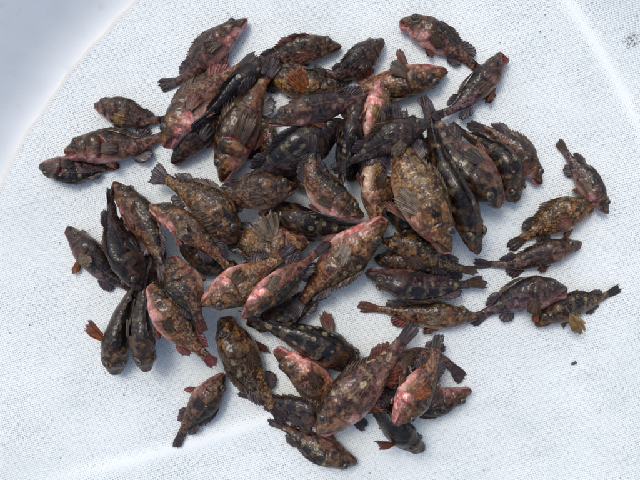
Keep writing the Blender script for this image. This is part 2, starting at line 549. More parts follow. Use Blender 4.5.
def catmull(P, n=240):
    P = np.asarray(P, float)
    P = np.vstack([2 * P[0] - P[1], P, 2 * P[-1] - P[-2]])
    out = []
    k = len(P) - 3
    for i in range(k):
        p0, p1, p2, p3 = P[i:i + 4]
        t = np.linspace(0, 1, n // k, endpoint=False)[:, None]
        out.append(0.5 * ((2 * p1) + (-p0 + p2) * t + (2*p0 - 5*p1 + 4*p2 - p3) * t**2 + (-p0 + 3*p1 - 3*p2 + p3) * t**3))
    out.append(P[-2][None])
    Q = np.vstack(out)
    d = np.concatenate([[0], np.cumsum(np.hypot(*np.diff(Q, axis=0).T))])
    s = np.linspace(0, d[-1], 81)
    R = np.stack([np.interp(s, d, Q[:, 0]), np.interp(s, d, Q[:, 1])], 1)
    for _ in range(12):
        R[1:-1] = 0.25 * R[:-2] + 0.5 * R[1:-1] + 0.25 * R[2:]
    return R

class Spine:
    """The fish's bent axis: maps rest coordinates (x along, y towards the upper side, z dorsal) into the scene."""
    def __init__(self, pts, comp, elev, zc):
        self.set(pts, comp, elev, zc)
    def set(self, pts, comp, elev, zc):
        C = np.column_stack([pts, zc])
        seg = np.linalg.norm(np.diff(C, axis=0), axis=1)
        self.s = np.concatenate([[0], np.cumsum(seg)])
        self.L = self.s[-1]
        T = np.gradient(C, axis=0)
        for _ in range(4):
            T[1:-1] = 0.25 * T[:-2] + 0.5 * T[1:-1] + 0.25 * T[2:]
        T /= np.linalg.norm(T, axis=1)[:, None]
        up = np.array([0, 0, 1.0])
        p = np.cross(up, T)
        p /= np.linalg.norm(p, axis=1)[:, None]
        c = np.array(COMPASS[comp] + (0,), float)
        if (p.mean(0) @ c) < 0:
            p = -p
        U = np.cross(T, p)
        U *= np.sign(U[:, 2:3])
        ce, se = math.cos(elev), math.sin(elev)
        self.C, self.T = C, T
        self.D = ce * p + se * U
        self.Y = -se * p + ce * U
    def map(self, x, y, z):
        x, y, z = [np.asarray(v, float) for v in (x, y, z)]
        shape = x.shape
        xf = x.ravel()
        def it(A):
            return np.stack([np.interp(xf, self.s, A[:, k]) for k in range(3)], 1)
        over = np.clip(xf - self.L, 0, None) + np.clip(xf, None, 0)
        P = it(self.C) + over[:, None] * it(self.T) + y.ravel()[:, None] * it(self.Y) + z.ravel()[:, None] * it(self.D)
        return P.reshape(shape + (3,))

NS, NA = 84, 40

def body_rest(SL, D, gape, gill, rs):
    """rest-space grid of a rockfish's body plus masks."""
    s = np.concatenate([np.linspace(0, .05, 10, endpoint=False), np.linspace(.05, .42, 44, endpoint=False), np.linspace(.42, 1, 30)])
    th = np.linspace(0, 2 * np.pi, NA, endpoint=False)
    Sg, Th = np.meshgrid(s, th, indexing='ij')
    sw = s ** rs.uniform(.90, 1.10)
    top, bot, wid = [curve(t, sw)[:, None] * D * g for t, g in ((TOP, rs.uniform(.95, 1.05)), (BOT, rs.uniform(.88, 1.12)), (WID, rs.uniform(.92, 1.10)))]
    cz, sy = np.cos(Th), np.sin(Th)
    ez = np.where(cz > 0, 0.92, 0.95)
    z = np.sign(cz) * np.abs(cz) ** ez * np.where(cz > 0, top, bot)
    y = np.sign(sy) * np.abs(sy) ** 0.9 * wid
    x = Sg * SL
    zn = z / D
    side = np.abs(sy)
    # gill cover: swells, then steps down at its rear edge
    op = .355 + .045 * np.cos(np.clip(zn / .34, -1, 1) * np.pi / 2) - .05 * np.clip(-zn - .2, 0, 1)
    lift = np.exp(-((Sg - op + .035) / .055) ** 2) * (Sg < op + .004) + np.exp(-((Sg - op) / .012) ** 2) * (Sg >= op + .004) * .2
    amp = (.040 + .045 * gill) * D
    y = y + np.sign(sy) * amp * lift * side * (np.abs(zn) < .42)
    groove = np.exp(-((Sg - op - .014) / .010) ** 2) * (np.abs(zn + .03) < .30)
    y = y - np.sign(sy) * (.040 + .045 * gill) * D * groove * side
    # brow and cheek ridges, eye socket
    ex, ezn = .165, .235
    r_eye = np.hypot((Sg - ex) * SL, (zn - ezn) * D) / (SL * .045)
    y = y + np.sign(sy) * .045 * D * np.exp(-((r_eye - 1.15) / .35) ** 2) * side
    z = z + .030 * D * np.exp(-((Sg - ex) / .05) ** 2) * (zn > .25)
    ridge = np.exp(-((zn - (.05 - .2 * (Sg - .15))) / .03) ** 2) * sstep(Sg, .14, .18) * (1 - sstep(Sg, .28, .33))
    y = y + np.sign(sy) * .034 * D * ridge * side
    # preopercle edge
    pre = np.exp(-((Sg - .265 + .12 * (zn + .1) ** 2) / .010) ** 2) * (zn < .15) * (zn > -.38)
    y = y - np.sign(sy) * .034 * D * pre * side
    # mouth: a slanting cleft from the snout to below the eye
    mz = .02 - 1.05 * Sg * (SL / D) * .33
    inm = (Sg < .135)
    m = np.exp(-((zn - mz) / .028) ** 2) * inm
    y = y - np.sign(sy) * .085 * D * m * side * sstep(Sg, 0, .02)
    open_ = gape * (1 - sstep(Sg, .02, .15)) * .16 * D
    z = z + np.where(zn > mz, .45 * open_, -open_)
    x = x + np.where(zn > mz, 0, .012 * SL * (1 - sstep(Sg, .0, .08)))
    # maxilla plate
    mx = np.exp(-(((Sg - .115) / .035) ** 2 + ((zn - mz - .06) / .045) ** 2))
    y = y + np.sign(sy) * .030 * D * mx * side
    # lumps so that no two are alike
    ph = rs.uniform(0, 7, 8)
    wob = np.sin(Sg * 17 + ph[0]) * np.cos(2 * Th + ph[1]) + np.sin(Sg * 29 + 3 * Th + ph[2]) * .6 + np.sin(Sg * 41 - 2 * Th + ph[3]) * .4
    w = .008 * D * sstep(Sg, .03, .2)
    y = y + w * wob * np.abs(sy) * np.sign(sy)
    z = z + w * wob * cz
    hollow = rs.uniform(.0, .06) * D * np.exp(-(((Sg - .5) / .12) ** 2 + ((zn + .15) / .2) ** 2))
    y = y - np.sign(sy) * hollow * side
    dv = zn / .5
    head = 1 - sstep(Sg, op - .01, op + .02)
    red = np.clip(groove * (gill > 0.15) * 1.6 * min(1, .4 + gill), 0, 1) + np.clip(m * (gape - .3) * 1.2, 0, 1) * (Sg < .12)
    red = np.clip(red, 0, 1)
    lip = np.clip(np.exp(-((zn - mz + .05) / .07) ** 2) * (1 - sstep(Sg, .09, .15)) + (1 - sstep(Sg, .0, .05)) * .7, 0, 1)
    crease = np.clip(m * sstep(Sg, 0, .02) + .8 * groove + .5 * pre, 0, 1)
    return x, y, z, dv, head, red, lip, crease

def grid_faces(n, m, wrap=True):
    fs = []
    for i in range(n - 1):
        for j in range(m if wrap else m - 1):
            k = (j + 1) % m
            fs.append((i * m + j, i * m + k, (i + 1) * m + k, (i + 1) * m + j))
    return fs

def relax(req, floor_req, slack, ds, slope=0.20, n=160):
    """the limp spine settles on whatever lies under it."""
    r = np.maximum(floor_req, req - slack)
    ii = np.arange(len(r))
    r = (r[None, :] - slope * ds * np.abs(ii[:, None] - ii[None, :])).max(1)     # a fish is too stiff to hang steeply
    z = r.copy()
    for _ in range(n):
        zz = z.copy()
        zz[1:-1] = 0.25 * z[:-2] + 0.5 * z[1:-1] + 0.25 * z[2:]
        zz[0] = 2 * zz[1] - zz[2]
        zz[-1] = 2 * zz[-2] - zz[-3]
        z = np.maximum(zz, r)
    for _ in range(10):
        z[1:-1] = 0.25 * z[:-2] + 0.5 * z[1:-1] + 0.25 * z[2:]
    return z

def fin_sheet(name, sp, base, dirs, lens, notch, normal, curl, root, fcol, seed, thick=0.00035, sub=2, nv=7, lift=0.0006, hmap=None, taper=0.0):
    """a rayed fin: one ray per base point, a membrane notched between the rays, real thickness."""
    base, dirs, lens = np.asarray(base, float), np.asarray(dirs, float), np.asarray(lens, float)
    n = len(base)
    K = (n - 1) * sub * 2 + 1
    u = np.linspace(0, n - 1, K)
    def it(A):
        return np.stack([np.interp(u, np.arange(n), A[:, k]) for k in range(3)], 1)
    B, Dd = it(base), it(dirs)
    Dd /= np.linalg.norm(Dd, axis=1)[:, None]
    fr = np.abs(u - np.round(u)) * 2            # 0 on a ray, 1 between
    rg = np.random.default_rng(int(seed * 977) % 100003)
    Ln = np.interp(u, np.arange(n), lens * rg.uniform(.86, 1.06, n)) * (1 - notch * np.sin(fr * np.pi / 2) * rg.uniform(.3, 2.0, K))
    v = np.linspace(0, 1, nv)
    nrm = np.asarray(normal, float)
    if nrm.ndim == 1:
        nrm = np.tile(nrm, (n, 1))
    Nn = it(nrm)
    G = B[:, None] + Dd[:, None] * (Ln[:, None] * v[None])[..., None]
    G = G + Nn[:, None] * (curl * (v ** 2)[None, :] * Ln[:, None])[..., None]
    ridge = (0.5 - fr)[:, None] * thick * 1.6 * (0.3 + v)[None]
    ripple = (np.sin(u * 0.9 + seed) + .6 * np.sin(u * 2.3 + 2 * seed))[:, None] * (v ** 2)[None] * 0.0016
    G = G + Nn[:, None] * (ridge + ripple)[..., None]
    th = thick * (1.25 - 0.8 * v)[None, :, None]
    A_ = G + Nn[:, None] * th
    B_ = G - Nn[:, None] * th
    W = [sp.map(Q[..., 0], Q[..., 1], Q[..., 2]) for Q in (A_, B_)]
    # fins droop on to what lies beneath
    mid = 0.5 * (W[0] + W[1])
    low = h_at(mid[..., 0], mid[..., 1]) + lift
    d = np.clip(low - np.minimum(W[0][..., 2], W[1][..., 2]), 0, None)
    for w in W:
        w[..., 2] += d
    V = np.concatenate([W[0].reshape(-1, 3), W[1].reshape(-1, 3)])
    off = K * nv
    fs = []
    for i in range(K - 1):
        for j in range(nv - 1):
            a, b_, c, e = i * nv + j, (i + 1) * nv + j, (i + 1) * nv + j + 1, i * nv + j + 1
            fs.append((a, b_, c, e)); fs.append((off + e, off + c, off + b_, off + a))
        fs.append((i * nv + nv - 1, (i + 1) * nv + nv - 1, off + (i + 1) * nv + nv - 1, off + i * nv + nv - 1))
    for j in range(nv - 1):
        fs.append((j, j + 1, off + j + 1, off + j))
        e = (K - 1) * nv
        fs.append((e + j, off + e + j, off + e + j + 1, e + j + 1))
    fu = np.tile(np.repeat(u + 0.5 - 0.5, nv), 2)
    fv = np.tile(np.tile(v, K), 2)
    o = mesh_obj(name, V, fs, FIN, root, attrs={"fu": fu, "fv": fv})
    o["fin_color"] = [float(c) for c in fcol]
    o["seed"] = float(seed)
    return o

def to_local(o, origin):
    me = o.data
    n = len(me.vertices)
    a = np.empty(n * 3, np.float32)
    me.vertices.foreach_get("co", a)
    a = a.reshape(-1, 3) - np.asarray(origin, np.float32)
    me.vertices.foreach_set("co", a.ravel())
    me.update()

BURIED_TAIL = {15, 16, 17, 9, 8, 11, 6, 22, 7, 23, 19, 21, 18, 20, 4, 2, 3, 5, 25, 28, 29, 30, 32, 53, 52, 59, 58, 49, 50, 12, 42, 44}
LOOSE = {39, 40, 37, 36, 38, 35, 12, 14, 13, 43, 42, 41, 1, 51, 11}

def build_fish(k, pts, Dpx, comp, elev, preset, label, o):
    rs = np.random.default_rng(100 + k)
    elev = math.radians(elev)
    D = Dpx * S * (0.95 if k in LOOSE else 1.03)
    zc = np.full(81, 0.02)
    if k in BURIED_TAIL:
        pts = [tuple(p_) for p_ in pts]
        (ax, ay), (bx, by) = pts[-2], pts[-1]
        pts[-1] = (bx, by)
        ext = .17 * sum(math.dist(pts[i], pts[i + 1]) for i in range(len(pts) - 1))
        L_ = math.hypot(bx - ax, by - ay)
        pts.append((bx + (bx - ax) / L_ * ext, by + (by - ay) / L_ * ext))
    P2 = catmull(pts)
    for it in range(3):
        zz = float(zc.mean())
        kx = S * (HC - zc) / HC
        W2 = np.column_stack([(P2[:, 0] - 320) * kx, (240 - P2[:, 1]) * kx])
        sp = Spine(W2, comp, elev, zc)
        SL = sp.L * o.get('sl', .835)
        Dd = D * (HC - zz) / HC
        x, y, z, dv, head, red, lip, crease = body_rest(SL, Dd, o.get('gape', (.05, .10, .2, .08, .55, .12, .3, .06, .42, .15)[(k * 7) % 10]), o.get('gill', 0.0), np.random.default_rng(100 + k))
        flat = Spine(W2, comp, elev, np.zeros(81))
        Q = flat.map(x, y, z)
        need = h_at(Q[..., 0], Q[..., 1]) - Q[..., 2]
        ring_req, ring_floor = need.max(1), (-Q[..., 2]).max(1)
        st = x.mean(1) / sp.L * 80
        ss = np.arange(81)
        req = np.interp(ss, st, ring_req)
        flo = np.interp(ss, st, ring_floor)
        tail = ss > st[-1]
        ht = h_at(W2[:, 0], W2[:, 1]) + 0.003
        req[tail] = np.maximum(ht[tail], 0.003)
        flo[tail] = 0.003
        zc = relax(req, flo, o.get('slack', 0.011), sp.L / 80, o.get('slope', .20))
    kx = S * (HC - zc) / HC
    W2 = np.column_stack([(P2[:, 0] - 320) * kx, (240 - P2[:, 1]) * kx])
    sp = Spine(W2, comp, elev, zc)
    V = sp.map(x, y, z)
    V[..., 2] = np.maximum(V[..., 2], 0.0004 + 0.15 * np.clip(V[..., 2], -.004, 0) * 0)
    c0 = sp.C[40]
    root = bpy.data.objects.new("rockfish", None)
    root.empty_display_size = 0.02
    origin = (c0[0], c0[1], max(0.0, float(V[..., 2].min())))
    root.location = origin
    col.objects.link(root)
    root["label"], root["category"], root["group"] = label, "fish", "rockfish heaped on the mesh cloth"
    seed = float(k * 3.173 + 1.1)
    # body
    n, m = x.shape
    verts = V.reshape(-1, 3)
    fs = grid_faces(n, m)
    front, back = verts[:m].mean(0), verts[-m:].mean(0)
    verts = np.vstack([verts, front, back])
    for j in range(m):
        fs.append((n * m, (j + 1) % m, j))
        fs.append((n * m + 1, (n - 1) * m + j, (n - 1) * m + (j + 1) % m))
    rest = np.stack([x, y, z], -1).reshape(-1, 3) / SL
    rest = np.vstack([rest, rest[:m].mean(0), rest[-m:].mean(0)])
    ap = lambda a: np.concatenate([a.ravel(), [a[0].mean(), a[-1].mean()]])
    body = mesh_obj("body", verts, fs, SKIN, root, attrs={"dv": ap(dv), "head": ap(head), "red": ap(red), "lip": ap(lip), "crease": ap(crease)}, vattrs={"rest": rest})
    pr = list(PRESET[preset])
    for i, kk in enumerate(("dark", "pink", "gold", "purp", "blot")):
        v = o.get(kk, pr[i] + rs.uniform(-.08, .08))
        body[kk] = float(min(1, max(0, v)))
    body["seed"] = seed
    body["bk"] = float(min(1.0, 1.22 * o.get('bk', rs.uniform(.7, 1.0))))
    parts = [body]
    top = lambda s: float(curve(TOP, np.array([s]))[0]) * Dd
    bot = lambda s: float(curve(BOT, np.array([s]))[0]) * Dd
    wid = lambda s: float(curve(WID, np.array([s]))[0]) * Dd
    fc = FINCOL[o.get('fin', 'purple')]
    # tail fin
    nr = 11
    q = np.linspace(-1, 1, nr)
    spread = o.get('tspread', rs.uniform(.10, .26))
    base = [(SL * .985, 0, a * .125 * Dd) for a in q]
    dirs = [(math.cos(a * spread), 0, math.sin(a * spread)) for a in q]
    lens = [(sp.L - SL) * (1.04 - .10 * a * a - .22 * a ** 8) for a in q]
    parts.append(fin_sheet("tail_fin", sp, base, dirs, lens, .05, (0, 1, 0), rs.uniform(-.12, .05), root, FINCOL[o.get('tail', o.get('fin', 'purple'))], seed))
    # dorsal fin: spines, then soft rays
    er = o.get('erect', rs.uniform(.0, .35))
    nsp = 12
    ss = np.linspace(.32, .70, nsp)
    lean = math.radians(26 + 54 * (1 - er))
    tip = o.get('dtilt', rs.uniform(-.25, .25))
    base = [(SL * a, 0, top(a) - .02 * Dd) for a in ss]
    dirs = [(math.sin(lean), math.cos(lean) * math.sin(tip), math.cos(lean) * math.cos(tip)) for a in ss]
    lens = SL * .125 * np.interp(np.linspace(0, 1, nsp), [0, .2, .45, .8, 1], [.5, .95, 1., .75, .5])
    parts.append(fin_sheet("dorsal_fin", sp, base, dirs, lens, .20, (0, 1, 0), .0, root, FINCOL[o.get('dorsal', 'dark' if preset in ('dark', 'black') else 'brown')], seed + 1, nv=6))
    ss = np.linspace(.71, .87, 8)
    lean = math.radians(rs.uniform(50, 70))
    base = [(SL * a, 0, top(a) - .012 * Dd) for a in ss]
    dirs = [(math.sin(lean + .45 * t), .1, math.cos(lean + .45 * t)) for t in np.linspace(-1, 1, 8)]
    lens = SL * .115 * np.interp(np.linspace(0, 1, 8), [0, .15, .4, .7, .88, 1], [.45, .8, 1., .95, .75, .45])
    parts.append(fin_sheet("soft_dorsal_fin", sp, base, dirs, lens, .08, (0, 1, 0), rs.uniform(-.1, .1), root, FINCOL[o.get('soft', o.get('fin', 'purple'))], seed + 2, nv=6))
    # anal fin
    ss = np.linspace(.67, .80, 7)
    lean = math.radians(o.get('alean', rs.uniform(48, 66)))
    base = [(SL * a, 0, -bot(a) + .012 * Dd) for a in ss]
    dirs = [(math.sin(lean + .45 * t), .05, -math.cos(lean + .45 * t)) for t in np.linspace(-1, 1, 7)]
    lens = SL * .125 * np.interp(np.linspace(0, 1, 7), [0, .2, .45, .75, 1], [.5, .85, 1., .85, .45])
    parts.append(fin_sheet("anal_fin", sp, base, dirs, lens, .08, (0, 1, 0), 0.05, root, FINCOL[o.get('anal', o.get('fin', 'purple'))], seed + 3, nv=6))
    # pelvic fins
    for sd in (1, -1):
        ls = np.linspace(0, 1, 6)
        a0 = math.radians(o.get('pel', 16))
        base = [(SL * (.355 + .030 * t), sd * .045 * Dd, -bot(.37) * .93) for t in ls]
        dirs = [(math.cos(a0 + .28 - t * .50), sd * .10, -math.sin(a0 + .28 - t * .50)) for t in ls]
        lens = SL * .19 * np.interp(ls, [0, .2, .45, .8, 1], [.8, .98, 1, .75, .45])
        parts.append(fin_sheet("pelvic_fin", sp, base, dirs, lens, .06, (0, 1, 0), 0.0, root, FINCOL[o.get('pelvic', 'rust')], seed + 4 + sd, nv=6))
    # pectoral fins: rounded fans
    pec = o.get('pec', (rs.uniform(-3, 6), rs.uniform(-14, 12)))         # (flare away from the body, swing towards the belly) in degrees, upper side
    pec2 = o.get('pec2', (-4, 4))       # the side lying underneath
    for sd, (flare, swing) in ((1, pec), (-1, pec2)):
        ls = np.linspace(-1, 1, 11)
        fl, sw = math.radians(flare), math.radians(swing)
        sc = o.get('fan', .34)
        base, dirs, lens = [], [], []
        tw = math.radians(o.get('ptwist', 0))
        cdir = np.array([math.cos(sw) * math.cos(fl), sd * math.sin(fl), -math.sin(sw) * math.cos(fl)])
        cdir /= np.linalg.norm(cdir)
        ez0 = np.array([0, 0, 1.0]) - cdir * cdir[2]
        ez0 /= np.linalg.norm(ez0)
        ex0 = np.cross(cdir, ez0)
        if ex0[0] > 0:
            ex0 = -ex0
        sdir = math.cos(tw) * ez0 + math.sin(tw) * ex0
        nrm_p = np.cross(sdir, cdir)
        if nrm_p[1] * sd < 0:
            nrm_p = -nrm_p
        for t in ls:
            base.append((SL * .378 + t * .105 * Dd * sdir[0], sd * (wid(.38) * .93 + .0012), -.10 * Dd + t * .105 * Dd * math.cos(tw)))
            dirs.append(math.cos(t * sc) * cdir + math.sin(t * sc) * sdir)
            lens.append(SL * o.get('plen', .185) * (1 - .16 * t * t - .22 * t ** 6))
        dflt = 'brown' if preset in ('gold', 'brown', 'red', 'tan', 'rose', 'pink') else 'dark'
        pc = o.get('pcol', dflt) if sd > 0 else o.get('pcol2', o.get('pcol', dflt))
        parts.append(fin_sheet("pectoral_fin", sp, base, dirs, lens, .07, nrm_p, -.12, root, FINCOL[pc], seed + 7 + sd, nv=8))
    # eyes
    er_ = SL * o.get('eye', .037)
    for sd in (1, -1):
        ir = int(np.argmin(np.abs(x.mean(1) / SL - .165)))
        ez = .66 * float(z[ir].max())
        jr = int(np.argmin(np.abs(z[ir] - ez) + 9 * (y[ir] * sd <= 0)))
        ex, ey = SL * .165, float(y[ir, jr]) * .91
        nrm = np.array([-.12, sd * .92, .36]); nrm /= np.linalg.norm(nrm)
        t1 = np.cross(nrm, (1, 0, 0)); t1 /= np.linalg.norm(t1); t2 = np.cross(nrm, t1)
        def dome(r, h, lift, rings=6, seg=20):
            vs = [np.array([ex, ey, ez]) + nrm * (h + lift)]
            for i in range(1, rings + 1):
                a = i / rings * math.pi / 2
                for j in range(seg):
                    b_ = 2 * math.pi * j / seg
                    vs.append(np.array([ex, ey, ez]) + nrm * (h * math.cos(a) + lift) + r * math.sin(a) * (math.cos(b_) * t1 + math.sin(b_) * t2))
            vs.append(np.array([ex, ey, ez]) + nrm * (lift - h * .5))
            f = [(0, 1 + j, 1 + (j + 1) % seg) for j in range(seg)]
            for i in range(rings - 1):
                for j in range(seg):
                    f.append((1 + i * seg + j, 1 + (i + 1) * seg + j, 1 + (i + 1) * seg + (j + 1) % seg, 1 + i * seg + (j + 1) % seg))
            last = len(vs) - 1
            f += [(last, 1 + (rings - 1) * seg + (j + 1) % seg, 1 + (rings - 1) * seg + j) for j in range(seg)]
            vs = np.array(vs)
            return sp.map(vs[:, 0], vs[:, 1], vs[:, 2]), f
        v1, f1 = dome(er_, er_ * .62, .0004 + er_ * .08)
        eye = mesh_obj("eye", v1, f1, IRIS, root)
        v2, f2 = dome(er_ * .60, er_ * .30, er_ * .62 - er_ * .30 * .30 + er_ * .05)
        pup = mesh_obj("pupil", v2, f2, PUPIL, eye)
        parts += [eye, pup]
    for q_ in parts:
        to_local(q_, origin)
    # what the next fish will lie on
    up2 = np.concatenate([V, V[:, :1]], 1)
    for a in np.linspace(0, 1, 3, endpoint=False):
        r1 = up2[:-1] * (1 - a) + up2[1:] * a
        for b_ in (0, .5):
            r2 = r1[:, :-1] * (1 - b_) + r1[:, 1:] * b_
            i = np.clip(((r2[..., 0] - HX0) / CELL).astype(int), 0, HN - 1)
            j = np.clip(((r2[..., 1] - HY0) / CELL).astype(int), 0, HM - 1)
            np.maximum.at(HMAP, (i.ravel(), j.ravel()), r2[..., 2].ravel())
    return root

